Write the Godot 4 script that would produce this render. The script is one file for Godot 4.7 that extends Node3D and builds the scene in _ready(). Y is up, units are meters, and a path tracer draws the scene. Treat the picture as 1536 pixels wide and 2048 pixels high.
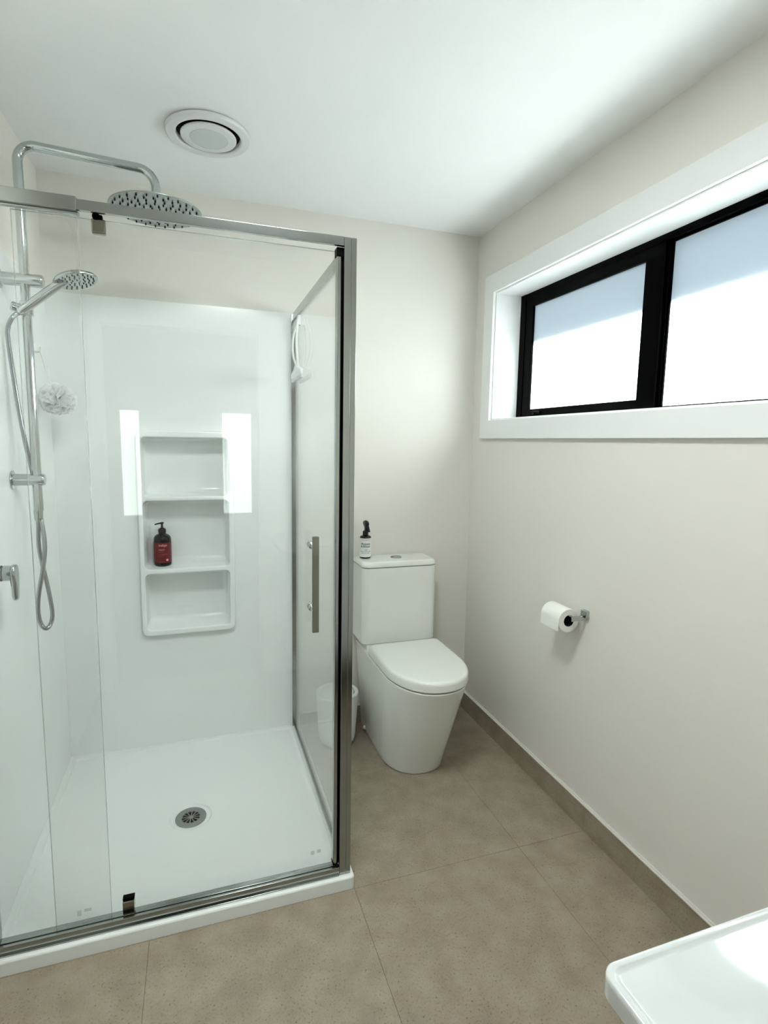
extends Node3D

var M := {}          # materials by name


# ---------------------------------------------------------------- helpers: bookkeeping
func tag(o: Node3D, label: String, category := "", group := "", kind := "") -> Node3D:
	if label:
		o.set_meta("label", label)
	if category:
		o.set_meta("category", category)
	if group:
		o.set_meta("group", group)
	if kind:
		o.set_meta("kind", kind)
	return o


func thing(called: String, at: Vector3, label: String, category: String, group := "") -> Node3D:
	var o := Node3D.new()
	o.name = called
	o.position = at
	add_child(o, true)
	return tag(o, label, category, group)


func new_st() -> SurfaceTool:
	var st := SurfaceTool.new()
	st.begin(Mesh.PRIMITIVE_TRIANGLES)
	return st


func commit(st: SurfaceTool) -> ArrayMesh:
	return st.commit()


# the shapes are given in world axes; a part is shifted so that it sits under its thing
func obj(called: String, st: SurfaceTool, mat: Material, parent: Node3D = self) -> MeshInstance3D:
	var mi := MeshInstance3D.new()
	mi.name = called
	mi.mesh = commit(st)
	mi.material_override = mat
	parent.add_child(mi, true)
	var off := Vector3.ZERO
	var p: Node = parent
	while p != self and p is Node3D:
		off += (p as Node3D).position
		p = p.get_parent()
	mi.position = -off
	return mi


func struct(called: String, st: SurfaceTool, mat: Material, label: String) -> MeshInstance3D:
	var o := obj(called, st, mat)
	tag(o, label, "", "", "structure")
	return o


# ---------------------------------------------------------------- helpers: shapes
# tris: corners counter-clockwise seen from outside; Godot wants them clockwise.
# Normals are weighted by area and break at edges sharper than 55 degrees, so that flat faces stay flat beside small bevels.
func put(st: SurfaceTool, tris: PackedVector3Array, smooth := true, closed := true) -> void:
	var vol := 0.0
	if closed:
		var o := tris[0]
		for i in range(0, tris.size(), 3):
			vol += (tris[i] - o).dot((tris[i + 1] - o).cross(tris[i + 2] - o))
	var flip := vol < 0.0
	var big := PackedVector3Array()     # face normals, as long as twice the area
	var unit := PackedVector3Array()
	var round_corner := {}
	for i in range(0, tris.size(), 3):
		var n := (tris[i + 1] - tris[i]).cross(tris[i + 2] - tris[i])
		if flip:
			n = -n
		big.append(n)
		unit.append(n.normalized())
		if smooth:
			for j in 3:
				var key := tris[i + j].snapped(Vector3.ONE * 0.000002)
				if round_corner.has(key):
					round_corner[key].append(i / 3)
				else:
					round_corner[key] = PackedInt32Array([i / 3])
	var order := [0, 1, 2] if flip else [0, 2, 1]
	for i in range(0, tris.size(), 3):
		var f := i / 3
		for j in order:
			var n := unit[f]
			if smooth:
				var sum := Vector3.ZERO
				for g in round_corner[tris[i + j].snapped(Vector3.ONE * 0.000002)]:
					if unit[g].dot(n) > 0.57:
						sum += big[g]
				if sum.length_squared() > 0.0:
					n = sum.normalized()
			st.set_normal(n)
			st.add_vertex(tris[i + j])


func quad(t: PackedVector3Array, a: Vector3, b: Vector3, c: Vector3, d: Vector3) -> void:
	if not a.is_equal_approx(b) and not b.is_equal_approx(c):
		t.append_array([a, b, c])
	if not c.is_equal_approx(d) and not d.is_equal_approx(a):
		t.append_array([a, c, d])


func box(st: SurfaceTool, lo: Vector3, hi: Vector3) -> void:
	var t := PackedVector3Array()
	var v: Array[Vector3] = []
	for i in 8:
		v.append(Vector3(hi.x if i & 1 else lo.x, hi.y if i & 2 else lo.y, hi.z if i & 4 else lo.z))
	for f in [[0, 2, 3, 1], [4, 5, 7, 6], [0, 4, 6, 2], [1, 3, 7, 5], [0, 1, 5, 4], [2, 6, 7, 3]]:
		quad(t, v[f[0]], v[f[1]], v[f[2]], v[f[3]])
	put(st, t, false)


# box with all its edges rounded by r in k steps
func rbox(st: SurfaceTool, lo: Vector3, hi: Vector3, r := 0.002, k := 2) -> void:
	var c := (lo + hi) / 2.0
	var h := (hi - lo) / 2.0
	r = minf(r, minf(h.x, minf(h.y, h.z)) * 0.999)
	var lists: Array = []
	for a in 3:
		var l := PackedFloat32Array()
		for i in k + 1:
			l.append(-h[a] + r * (1.0 - cos(PI / 2 * i / k) if false else float(i) / k))
		for i in k + 1:
			l.append(h[a] - r + r * float(i) / k)
		lists.append(l)
	var t := PackedVector3Array()
	for a in 3:
		var b := (a + 1) % 3
		var d := (a + 2) % 3
		for s in [-1.0, 1.0]:
			var pts: Array = []
			for u in lists[b]:
				var row := PackedVector3Array()
				for w in lists[d]:
					var p := Vector3.ZERO
					p[a] = s * h[a]
					p[b] = u
					p[d] = w
					var q := p.clamp(-h + Vector3.ONE * r, h - Vector3.ONE * r)
					row.append(c + q + (p - q).normalized() * r)
				pts.append(row)
			for i in pts.size() - 1:
				for j in pts[i].size() - 1:
					if s > 0:
						quad(t, pts[i][j], pts[i + 1][j], pts[i + 1][j + 1], pts[i][j + 1])
					else:
						quad(t, pts[i][j], pts[i][j + 1], pts[i + 1][j + 1], pts[i + 1][j])
	put(st, t)


# rings of equal count joined into a skin
func loft(st: SurfaceTool, rings: Array, cap_a := true, cap_b := true, smooth := true) -> void:
	var t := PackedVector3Array()
	var n: int = rings[0].size()
	for i in rings.size() - 1:
		for j in n:
			var k := (j + 1) % n
			quad(t, rings[i][j], rings[i][k], rings[i + 1][k], rings[i + 1][j])
	for e in [0, 1]:
		if (e == 0 and not cap_a) or (e == 1 and not cap_b):
			continue
		var ring: PackedVector3Array = rings[0] if e == 0 else rings[-1]
		var mid := Vector3.ZERO
		for p in ring:
			mid += p / n
		for j in n:
			var k := (j + 1) % n
			if e == 0:
				t.append_array([mid, ring[k], ring[j]])
			else:
				t.append_array([mid, ring[j], ring[k]])
	put(st, t, smooth, cap_a and cap_b)


# profile of (radius, along) turned about an axis
func lathe(st: SurfaceTool, prof: Array, base: Vector3, axis := Vector3.UP, n := 32, caps := true) -> void:
	axis = axis.normalized()
	var u := axis.cross(Vector3(0, 0, 1) if absf(axis.z) < 0.9 else Vector3(1, 0, 0)).normalized()
	var w := axis.cross(u)
	var rings: Array = []
	for p in prof:
		var ring := PackedVector3Array()
		for i in n:
			var a := TAU * i / n
			ring.append(base + axis * p.y + (u * cos(a) + w * sin(a)) * maxf(p.x, 0.00001))
		rings.append(ring)
	loft(st, rings, caps, caps)


# hard-edged profile: the corners are doubled by short bevels
func bevel(pts: Array, r := 0.0015) -> Array:
	var out: Array = []
	for i in pts.size():
		var p: Vector2 = pts[i]
		if i == 0 or i == pts.size() - 1:
			out.append(p)
			continue
		var a: Vector2 = pts[i - 1]
		var b: Vector2 = pts[i + 1]
		var la := minf(r, p.distance_to(a) * 0.45)
		var lb := minf(r, p.distance_to(b) * 0.45)
		out.append(p + (a - p).normalized() * (la + 0.0004))
		out.append(p + (a - p).normalized() * la)
		out.append(p + ((a - p).normalized() * la + (b - p).normalized() * lb) * 0.3)
		out.append(p + (b - p).normalized() * lb)
		out.append(p + (b - p).normalized() * (lb + 0.0004))
	return out


func smooth_path(pts: Array, per := 8) -> PackedVector3Array:
	var out := PackedVector3Array()
	for i in pts.size() - 1:
		var p0: Vector3 = pts[maxi(i - 1, 0)]
		var p1: Vector3 = pts[i]
		var p2: Vector3 = pts[i + 1]
		var p3: Vector3 = pts[mini(i + 2, pts.size() - 1)]
		for j in per:
			out.append(p1.cubic_interpolate(p2, p0, p3, float(j) / per))
	out.append(pts[-1])
	return out


# polyline with its corners rounded by radius r
func rounded_path(pts: Array, r: float, per := 10) -> PackedVector3Array:
	var out := PackedVector3Array([pts[0]])
	for i in range(1, pts.size() - 1):
		var a: Vector3 = pts[i] + (pts[i - 1] - pts[i]).normalized() * r
		var b: Vector3 = pts[i] + (pts[i + 1] - pts[i]).normalized() * r
		for j in per + 1:
			var f := float(j) / per
			var k := 0.5523
			out.append(a.bezier_interpolate(a.lerp(pts[i], k), b.lerp(pts[i], k), b, f))
	out.append(pts[-1])
	return out


func tube(st: SurfaceTool, path: PackedVector3Array, r: float, n := 16, ribs := 0.0) -> void:
	var rings: Array = []
	var up := Vector3.ZERO
	for i in path.size():
		var d := (path[mini(i + 1, path.size() - 1)] - path[maxi(i - 1, 0)]).normalized()
		if up == Vector3.ZERO:
			up = d.cross(Vector3(0, 0, 1) if absf(d.z) < 0.9 else Vector3(1, 0, 0)).normalized()
		up = (up - d * up.dot(d)).normalized()
		var w := d.cross(up)
		var rr := r + (ribs if i % 2 else 0.0)
		var ring := PackedVector3Array()
		for j in n:
			var a := TAU * j / n
			ring.append(path[i] + (up * cos(a) + w * sin(a)) * rr)
		rings.append(ring)
	loft(st, rings)


# outline of a rounded rectangle: half sizes hx, hy; four corner radii; k points per corner
func rrect(cx: float, cy: float, hx: float, hy: float, radii: Array, k := 6) -> PackedVector2Array:
	var out := PackedVector2Array()
	var sx := [1, -1, -1, 1]
	var sy := [1, 1, -1, -1]
	for c in 4:
		var r: float = radii[c]
		for i in k + 1:
			var a := PI / 2 * (c + float(i) / k)
			out.append(Vector2(cx + sx[c] * (hx - r) + r * cos(a), cy + sy[c] * (hy - r) + r * sin(a)))
	return out


# the same closed outline with its four long sides cut into 16
func divided(o: PackedVector2Array) -> PackedVector2Array:
	var out := PackedVector2Array()
	var k := o.size() / 4
	for i in o.size():
		out.append(o[i])
		if i % k == k - 1:
			for j in range(1, 16):
				out.append(o[i].lerp(o[(i + 1) % o.size()], j / 16.0))
	return out


func xz(o: PackedVector2Array, y: float) -> PackedVector3Array:
	var out := PackedVector3Array()
	for p in o:
		out.append(Vector3(p.x, y, p.y))
	return out


func xy(o: PackedVector2Array, z: float) -> PackedVector3Array:
	var out := PackedVector3Array()
	for p in o:
		out.append(Vector3(p.x, p.y, z))
	return out


# D shape: straight back at zb with corners rb, straight sides to zs, elliptic front to zf
func dshape(cx: float, w: float, zb: float, zs: float, zf: float, rb: float, e := 2.2, k := 28) -> PackedVector2Array:
	var out := PackedVector2Array()
	for i in k + 1:
		var a := PI * i / k
		var c := cos(a)
		var s := sin(a)
		out.append(Vector2(cx + w * signf(c) * pow(absf(c), 2.0 / e), zs + (zf - zs) * pow(absf(s), 2.0 / e)))
	for i in 7:
		var a := PI + PI / 2 * i / 6.0
		out.append(Vector2(cx - w + rb + rb * cos(a), zb + rb + rb * sin(a)))
	for i in 7:
		var a := PI * 1.5 + PI / 2 * i / 6.0
		out.append(Vector2(cx + w - rb + rb * cos(a), zb + rb + rb * sin(a)))
	return out


# lettering bent round an upright cylinder
func letters(called: String, words: String, height: float, bold: bool, serif: bool, axis_at: Vector3, r: float, y: float, turn: float, mat: Material, parent: Node3D, wide := 1.0, left := false) -> void:
	var tm := TextMesh.new()
	tm.text = words
	var f := SystemFont.new()
	f.font_names = PackedStringArray(["Droid Serif" if serif else "Droid Sans"])
	f.font_weight = 700 if bold else 400
	tm.font = f
	tm.font_size = 64
	tm.pixel_size = height / 64.0
	tm.depth = 0.0003
	tm.horizontal_alignment = HORIZONTAL_ALIGNMENT_LEFT if left else HORIZONTAL_ALIGNMENT_CENTER
	var arr := tm.get_mesh_arrays()
	var v: PackedVector3Array = arr[Mesh.ARRAY_VERTEX]
	var nn: PackedVector3Array = arr[Mesh.ARRAY_NORMAL]
	for i in v.size():
		var a := v[i].x * wide / r + turn
		var rr := r + 0.00035 + v[i].z
		v[i] = axis_at + Vector3(sin(a) * rr, y + v[i].y, cos(a) * rr) - parent.position
		nn[i] = Vector3(sin(a), 0, cos(a)) * nn[i].z + Vector3(0, nn[i].y, 0) + Vector3(cos(a), 0, -sin(a)) * nn[i].x
	arr[Mesh.ARRAY_VERTEX] = v
	arr[Mesh.ARRAY_NORMAL] = nn
	var am := ArrayMesh.new()
	am.add_surface_from_arrays(Mesh.PRIMITIVE_TRIANGLES, arr)
	var mi := MeshInstance3D.new()
	mi.name = called
	mi.mesh = am
	mi.material_override = mat
	parent.add_child(mi, true)


# ---------------------------------------------------------------- materials
func mat(called: String, c: Color, rough := 0.5, metal := 0.0) -> StandardMaterial3D:
	var m := StandardMaterial3D.new()
	m.resource_name = called
	m.albedo_color = c
	m.roughness = rough
	m.metallic = metal
	M[called] = m
	return m


func noise_tex(size: int, freq: float, octaves: int, sd: int, colors: PackedColorArray, offsets: PackedFloat32Array, kind := FastNoiseLite.TYPE_SIMPLEX_SMOOTH) -> NoiseTexture2D:
	var n := FastNoiseLite.new()
	n.noise_type = kind
	n.frequency = freq
	n.seed = sd
	n.fractal_octaves = octaves
	n.fractal_gain = 0.62
	var t := NoiseTexture2D.new()
	t.width = size
	t.height = size
	t.seamless = true
	t.noise = n
	var g := Gradient.new()
	g.colors = colors
	g.offsets = offsets
	t.color_ramp = g
	return t


func make_materials() -> void:
	mat("wall_paint", Color(0.905, 0.892, 0.862), 0.6)
	mat("ceiling_paint", Color(0.95, 0.955, 0.95), 0.8)
	mat("trim_paint", Color(0.93, 0.935, 0.93), 0.3)
	mat("acrylic", Color(0.965, 0.98, 0.97), 0.12)
	mat("tray_white", Color(0.965, 0.98, 0.968), 0.35)
	mat("ceramic", Color(0.935, 0.94, 0.92), 0.07)
	mat("basin_white", Color(0.85, 0.865, 0.86), 0.06)
	mat("white_plastic", Color(0.91, 0.92, 0.91), 0.3)
	mat("bin_white", Color(0.92, 0.925, 0.915), 0.45)
	mat("fan_white", Color(0.88, 0.88, 0.885), 0.4)
	mat("lens", Color(0.80, 0.82, 0.82), 0.35)
	mat("chrome", Color(0.72, 0.745, 0.74), 0.06, 1.0)
	mat("aluminium", Color(0.64, 0.655, 0.645), 0.15, 1.0)
	mat("nickel", Color(0.55, 0.53, 0.48), 0.16, 1.0)
	mat("steel", Color(0.62, 0.64, 0.63), 0.32, 1.0)
	mat("black", Color(0.006, 0.006, 0.006), 0.4).metallic_specular = 0.15
	mat("window_black", Color(0.004, 0.004, 0.005), 0.35).metallic_specular = 0.12
	mat("pump_black", Color(0.008, 0.008, 0.008), 0.3)
	mat("amber", Color(0.018, 0.01, 0.006), 0.08)
	mat("smoky", Color(0.05, 0.05, 0.035), 0.1)
	mat("red_label", Color(0.38, 0.0, 0.008), 0.35)
	mat("pink_print", Color(0.93, 0.62, 0.63), 0.5)
	mat("faded_print", Color(0.62, 0.22, 0.23), 0.5)
	mat("white_label", Color(0.92, 0.925, 0.91), 0.5)
	mat("ink", Color(0.04, 0.04, 0.04), 0.5)
	mat("grey_ink", Color(0.42, 0.42, 0.40), 0.5)
	mat("paper", Color(0.95, 0.95, 0.93), 0.9)
	mat("cardboard", Color(0.03, 0.027, 0.022), 0.9)
	mat("grout", Color(0.56, 0.53, 0.465), 0.9)
	mat("sealant", Color(0.88, 0.87, 0.84), 0.5)
	mat("render_wall", Color(0.75, 0.74, 0.72), 0.9)
	mat("soffit", Color(0.72, 0.75, 0.78), 0.8)
	mat("hall_floor", Color(0.25, 0.22, 0.19), 0.9)
	mat("unseen_hall_paint", Color(0.5, 0.49, 0.47), 0.9)  # kept dark so the unseen room mirrors dimly in the shower glass
	mat("concrete", Color(0.30, 0.32, 0.33), 0.95)

	# concrete-look floor tile: cloudy tone, fine grain and pits
	var tile := mat("tile", Color(1, 1, 1), 0.5)
	tile.albedo_texture = noise_tex(1024, 0.008, 7, 11, PackedColorArray([Color(0.58, 0.532, 0.465), Color(0.614, 0.566, 0.497), Color(0.633, 0.586, 0.518), Color(0.657, 0.612, 0.545)]), PackedFloat32Array([0.1, 0.42, 0.6, 0.92]))
	tile.uv1_triplanar = true
	tile.uv1_world_triplanar = true
	tile.uv1_scale = Vector3.ONE * 0.85
	tile.detail_enabled = true
	tile.detail_albedo = noise_tex(1024, 0.075, 4, 5, PackedColorArray([Color(0.5, 0.48, 0.43), Color(0.62, 0.6, 0.56), Color(0.93, 0.925, 0.91), Color(0.985, 0.985, 0.98), Color(1, 1, 1)]), PackedFloat32Array([0.11, 0.16, 0.23, 0.5, 1.0]))
	tile.detail_blend_mode = BaseMaterial3D.BLEND_MODE_MUL
	tile.detail_uv_layer = BaseMaterial3D.DETAIL_UV_2
	tile.uv2_triplanar = true
	tile.uv2_world_triplanar = true
	tile.uv2_scale = Vector3.ONE * 1.5
	M.tile = tile

	var glass := mat("clear_glass", Color(0.25, 0.36, 0.31, 0.016), 0.0)
	glass.transparency = BaseMaterial3D.TRANSPARENCY_ALPHA
	var edge := mat("glass_edge", Color(0.50, 0.60, 0.56, 0.42), 0.1)
	edge.transparency = BaseMaterial3D.TRANSPARENCY_ALPHA
	var etched := mat("etched", Color(0.5, 0.53, 0.51, 0.15), 0.6)
	etched.transparency = BaseMaterial3D.TRANSPARENCY_ALPHA
	var frosted := mat("frosted_glass", Color(0.42, 0.47, 0.50), 0.35)
	frosted.backlight_enabled = true
	frosted.backlight = Color(1, 1, 1)
	var net := mat("netting", Color(0.985, 0.99, 0.985), 0.7)
	net.backlight_enabled = true
	net.backlight = Color(1, 1, 1)
	mat("hose_chrome", Color(0.62, 0.64, 0.64), 0.2, 1.0)


# ---------------------------------------------------------------- scene
const W := 1.871     # left wall at x = -W, right wall at x = 0, back wall at z = 0
const H := 2.4
const ZF := 2.62     # wall behind the camera
const UNSEEN_WINDOW := 0.26    # energy per metre of width of the unseen glowing windows
const FILL_LAMP := 0.58   # energy of the added ceiling fill light


func _ready() -> void:
	var cam := Camera3D.new()
	cam.name = "camera"
	cam.transform = Transform3D(Basis(Vector3(0.94685, 0.0176, 0.32118), Vector3(0.02395, 0.99187, -0.12496), Vector3(-0.32077, 0.12601, 0.93874)), Vector3(-1.3231, 1.4051, 2.5101))
	cam.fov = 86.136
	cam.near = 0.02
	cam.far = 60.0
	add_child(cam)
	cam.current = true

	var we := WorldEnvironment.new()
	we.name = "environment"
	var env := Environment.new()
	var sky := Sky.new()
	var sm := ProceduralSkyMaterial.new()
	sm.sky_top_color = Color(0.36, 0.58, 0.88)
	sm.sky_horizon_color = Color(0.52, 0.77, 0.99)
	sm.ground_horizon_color = Color(0.45, 0.47, 0.46)
	sm.ground_bottom_color = Color(0.35, 0.36, 0.34)
	sm.sun_angle_max = 1.0
	sky.sky_material = sm
	env.background_mode = Environment.BG_SKY
	env.sky = sky
	env.background_energy_multiplier = 0.36
	env.tonemap_mode = Environment.TONE_MAPPER_LINEAR
	env.tonemap_exposure = 3.22
	env.sdfgi_enabled = true
	env.ssao_enabled = true
	env.ssil_enabled = true
	we.environment = env
	add_child(we)

	var sun := DirectionalLight3D.new()
	sun.name = "sun"
	sun.light_color = Color(0.955, 1.0, 1.0)
	sun.light_energy = 15.0
	sun.light_angular_distance = 0.53
	sun.shadow_enabled = true
	add_child(sun)
	sun.look_at_from_position(Vector3.ZERO, Vector3(-0.80, -0.72, -0.42))

	make_materials()
	build_room()
	build_window()
	build_floor()
	build_outside()
	build_shower()
	build_niche()
	build_toilet()
	build_vanity()
	build_shower_column()
	build_fan()
	build_fill_lamp()
	build_unseen_windows()
	build_small()


func build_room() -> void:
	var st := new_st()
	box(st, Vector3(-W - 0.15, H, -0.2), Vector3(0.22, H + 0.12, ZF + 0.12))
	struct("ceiling", st, M.ceiling_paint, "flat white ceiling over the bathroom")
	# back wall with a hole for the moulded shelf unit
	st = new_st()
	var x0 := -1.5565
	var x1 := -1.1805
	var y0 := 0.560
	var y1 := 1.431
	box(st, Vector3(-W - 0.15, -0.1, -0.15), Vector3(x0, H, 0.0))
	box(st, Vector3(x1, -0.1, -0.15), Vector3(0.22, H, 0.0))
	box(st, Vector3(x0, -0.1, -0.15), Vector3(x1, y0, 0.0))
	box(st, Vector3(x0, y1, -0.15), Vector3(x1, H, 0.0))
	box(st, Vector3(x0 - 0.1, y0 - 0.1, -0.2), Vector3(x1 + 0.1, y1 + 0.1, -0.15))
	struct("wall_back", st, M.wall_paint, "warm white painted wall behind the shower and toilet")
	st = new_st()
	box(st, Vector3(-W - 0.15, -0.1, 0.0), Vector3(-W, H, ZF))
	struct("wall_left", st, M.wall_paint, "white painted wall on the shower side, above the white lining")
	st = new_st()
	# unseen doorway to a dim room, placed to darken reflections in the chrome
	box(st, Vector3(-W - 0.15, -0.1, ZF), Vector3(-1.79, H, ZF + 0.12))
	box(st, Vector3(-0.98, -0.1, ZF), Vector3(0.22, H, ZF + 0.12))
	box(st, Vector3(-1.79, 2.0, ZF), Vector3(-0.98, H, ZF + 0.12))
	struct("wall_front", st, M.wall_paint, "painted wall behind the vanity")
	st = new_st()
	box(st, Vector3(-2.6, -0.14, ZF + 0.12), Vector3(-0.2, -0.004, 4.2))
	struct("floor_unseen_hall", st, M.hall_floor, "dark floor of the unseen hall behind the camera")
	st = new_st()
	box(st, Vector3(-2.7, -0.1, ZF + 0.12), Vector3(-2.6, H, 4.3))
	box(st, Vector3(-0.2, -0.1, ZF + 0.12), Vector3(-0.1, H, 4.3))
	box(st, Vector3(-2.7, -0.1, 4.2), Vector3(-0.1, H, 4.3))
	box(st, Vector3(-2.7, H, ZF + 0.12), Vector3(-0.1, H + 0.1, 4.3))
	box(st, Vector3(-2.7, -0.1, ZF), Vector3(-W - 0.15, H, ZF + 0.12))
	struct("wall_unseen_hall", st, M.unseen_hall_paint, "dim walls of the unseen next room behind the camera, placed to darken reflections")
	# right wall with the window opening
	st = new_st()
	box(st, Vector3(0, -0.1, 0.0), Vector3(0.22, 1.506, ZF))
	box(st, Vector3(0, 2.108, 0.0), Vector3(0.22, H, ZF))
	box(st, Vector3(0, 1.506, 0.0), Vector3(0.22, 2.108, 0.177))
	box(st, Vector3(0, 1.506, 1.833), Vector3(0.22, 2.108, ZF))
	struct("wall_right", st, M.wall_paint, "warm white painted wall with the high window")


func build_window() -> void:
	# liner boards round the opening
	var st := new_st()
	var zl := 0.195
	var zr := 1.815
	var yb := 1.524
	var yt := 2.09
	rbox(st, Vector3(-0.004, yt, zl - 0.018), Vector3(0.135, yt + 0.018, zr + 0.018), 0.0012)
	rbox(st, Vector3(-0.004, yb - 0.018, zl - 0.018), Vector3(0.135, yb, zr + 0.018), 0.0012)
	rbox(st, Vector3(-0.004, yb - 0.001, zl - 0.018), Vector3(0.135, yt + 0.001, zl), 0.0012)
	rbox(st, Vector3(-0.004, yb - 0.001, zr), Vector3(0.135, yt + 0.001, zr + 0.018), 0.0012)
	struct("trim_1", st, M.trim_paint, "white painted boards lining the window recess")
	# architrave: four flat boards on the wall
	st = new_st()
	var e := 0.007
	rbox(st, Vector3(-0.018, yt + e, 0.1075), Vector3(0.0, 2.18, zr + 0.09), 0.0015)
	rbox(st, Vector3(-0.018, 1.432, 0.1075), Vector3(0.0, yb - e, zr + 0.09), 0.0015)
	rbox(st, Vector3(-0.018, yb - e - 0.001, 0.1075), Vector3(0.0, yt + e + 0.001, zl - e), 0.0015)
	rbox(st, Vector3(-0.018, yb - e - 0.001, zr + e), Vector3(0.0, yt + e + 0.001, zr + 0.09), 0.0015)
	struct("trim_2", st, M.trim_paint, "flat white architrave framing the window on the wall")

	var win := Node3D.new()
	win.name = "window_1"
	win.position = Vector3(0.15, yb, 1.0)
	add_child(win)
	tag(win, "long high black-framed window with two frosted panes", "", "", "structure")
	st = new_st()   # outer frame
	box(st, Vector3(0.128, yt - 0.022, zl - 0.005), Vector3(0.19, yt + 0.018, zr + 0.005))
	box(st, Vector3(0.128, yb - 0.018, zl - 0.005), Vector3(0.19, yb + 0.012, zr + 0.005))
	rbox(st, Vector3(0.126, yb - 0.01, zl - 0.01), Vector3(0.19, yt + 0.01, zl + 0.040), 0.002)
	rbox(st, Vector3(0.126, yb - 0.01, zr - 0.030), Vector3(0.19, yt + 0.01, zr + 0.01), 0.002)
	rbox(st, Vector3(0.140, yb, 1.005), Vector3(0.19, yt, 1.043), 0.002)
	obj("window_frame", st, M.window_black, win)
	st = new_st()   # glazing beads of the fixed light
	box(st, Vector3(0.145, yb + 0.01, 1.043), Vector3(0.151, yt - 0.02, 1.050))
	box(st, Vector3(0.145, yt - 0.028, 1.043), Vector3(0.151, yt - 0.02, zr - 0.03))
	box(st, Vector3(0.145, yb + 0.01, 1.043), Vector3(0.151, yb + 0.017, zr - 0.03))
	obj("glazing_bead", st, M.window_black, win)
	var sash := Node3D.new()
	sash.name = "sash"
	sash.position = Vector3(0.0, 0.0, -0.4)
	win.add_child(sash)
	st = new_st()
	rbox(st, Vector3(0.130, yb + 0.006, zl + 0.043), Vector3(0.152, yt - 0.012, 0.291), 0.002)
	rbox(st, Vector3(0.130, yb + 0.006, 0.949), Vector3(0.152, yt - 0.012, 1.032), 0.002)
	rbox(st, Vector3(0.130, 2.028, 0.285), Vector3(0.152, yt - 0.012, 0.955), 0.002)
	rbox(st, Vector3(0.130, yb + 0.006, 0.285), Vector3(0.152, 1.568, 0.955), 0.002)
	obj("sash_frame", st, M.window_black, sash)
	st = new_st()
	rbox(st, Vector3(0.1405, 1.56, 0.285), Vector3(0.1455, 2.034, 0.955), 0.0005, 1)
	tag(obj("pane", st, M.frosted_glass, sash), "narrower frosted pane in the sliding sash")
	st = new_st()
	rbox(st, Vector3(0.118, 1.546, 0.330), Vector3(0.134, 1.556, 0.395), 0.002)
	rbox(st, Vector3(0.114, 1.541, 0.345), Vector3(0.132, 1.548, 0.360), 0.002)
	obj("catch", st, M.black, sash)
	st = new_st()
	rbox(st, Vector3(0.151, yb + 0.008, 1.040), Vector3(0.156, yt - 0.018, zr - 0.028), 0.0005, 1)
	tag(obj("pane", st, M.frosted_glass, win), "wider fixed frosted pane")


func build_floor() -> void:
	var fl := Node3D.new()
	fl.name = "floor"
	add_child(fl)
	tag(fl, "floor of large taupe concrete-look tiles", "", "", "structure")
	var st := new_st()
	box(st, Vector3(-W - 0.15, -0.12, -0.15), Vector3(0.22, -0.004, ZF + 0.12))
	obj("tile_bed", st, M.grout, fl)
	var g := 0.0004
	var xs := [-W, -1.483, -0.883, -0.283, 0.0]
	var zs := [0.0, 0.399, 0.999, 1.599, 2.199, ZF]
	for i in xs.size() - 1:
		for j in zs.size() - 1:
			st = new_st()
			rbox(st, Vector3(xs[i] + g, -0.010, zs[j] + g), Vector3(xs[i + 1] - g, 0.0, zs[j + 1] - g), 0.0003, 1)
			obj("tile", st, M.tile, fl)
	# tile skirting, with a pale strip on top of it
	var b := Node3D.new()
	b.name = "baseboard_right"
	add_child(b)
	tag(b, "taupe tile skirting along the right wall with a pale edge strip", "", "", "structure")
	for j in zs.size() - 1:
		st = new_st()
		rbox(st, Vector3(-0.010, 0.0, zs[j] + g), Vector3(0.0, 0.0935, zs[j + 1] - g), 0.0008, 1)
		obj("tile", st, M.tile, b)
	st = new_st()
	rbox(st, Vector3(-0.0115, 0.0935, 0.0), Vector3(0.0, 0.099, ZF), 0.0015)
	rbox(st, Vector3(-0.006, 0.0985, 0.0), Vector3(0.0, 0.103, ZF), 0.0015)
	obj("edge_strip", st, M.sealant, b)
	b = Node3D.new()
	b.name = "baseboard_back"
	add_child(b)
	tag(b, "taupe tile skirting on the back wall behind bin and toilet", "", "", "structure")
	var bx := [-0.878, -0.283, -0.0115]
	for i in 2:
		st = new_st()
		rbox(st, Vector3(bx[i] + g, 0.0, 0.0), Vector3(bx[i + 1] - g, 0.0935, 0.010), 0.0008, 1)
		obj("tile", st, M.tile, b)
	st = new_st()
	rbox(st, Vector3(-0.878, 0.0935, 0.0), Vector3(-0.0115, 0.099, 0.0115), 0.0015)
	obj("edge_strip", st, M.sealant, b)


func build_outside() -> void:
	var st := new_st()
	box(st, Vector3(0.1, 2.55, -2.0), Vector3(0.80, 2.58, 5.0))
	box(st, Vector3(0.78, 2.45, -2.0), Vector3(0.80, 2.58, 5.0))
	struct("trim_3", st, M.soffit, "eave boards outside above the window")
	st = new_st()
	box(st, Vector3(0.22, -0.4, -6.0), Vector3(14.0, -0.3, 9.0))
	struct("ground", st, M.concrete, "grey paved ground outside the window")


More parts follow.
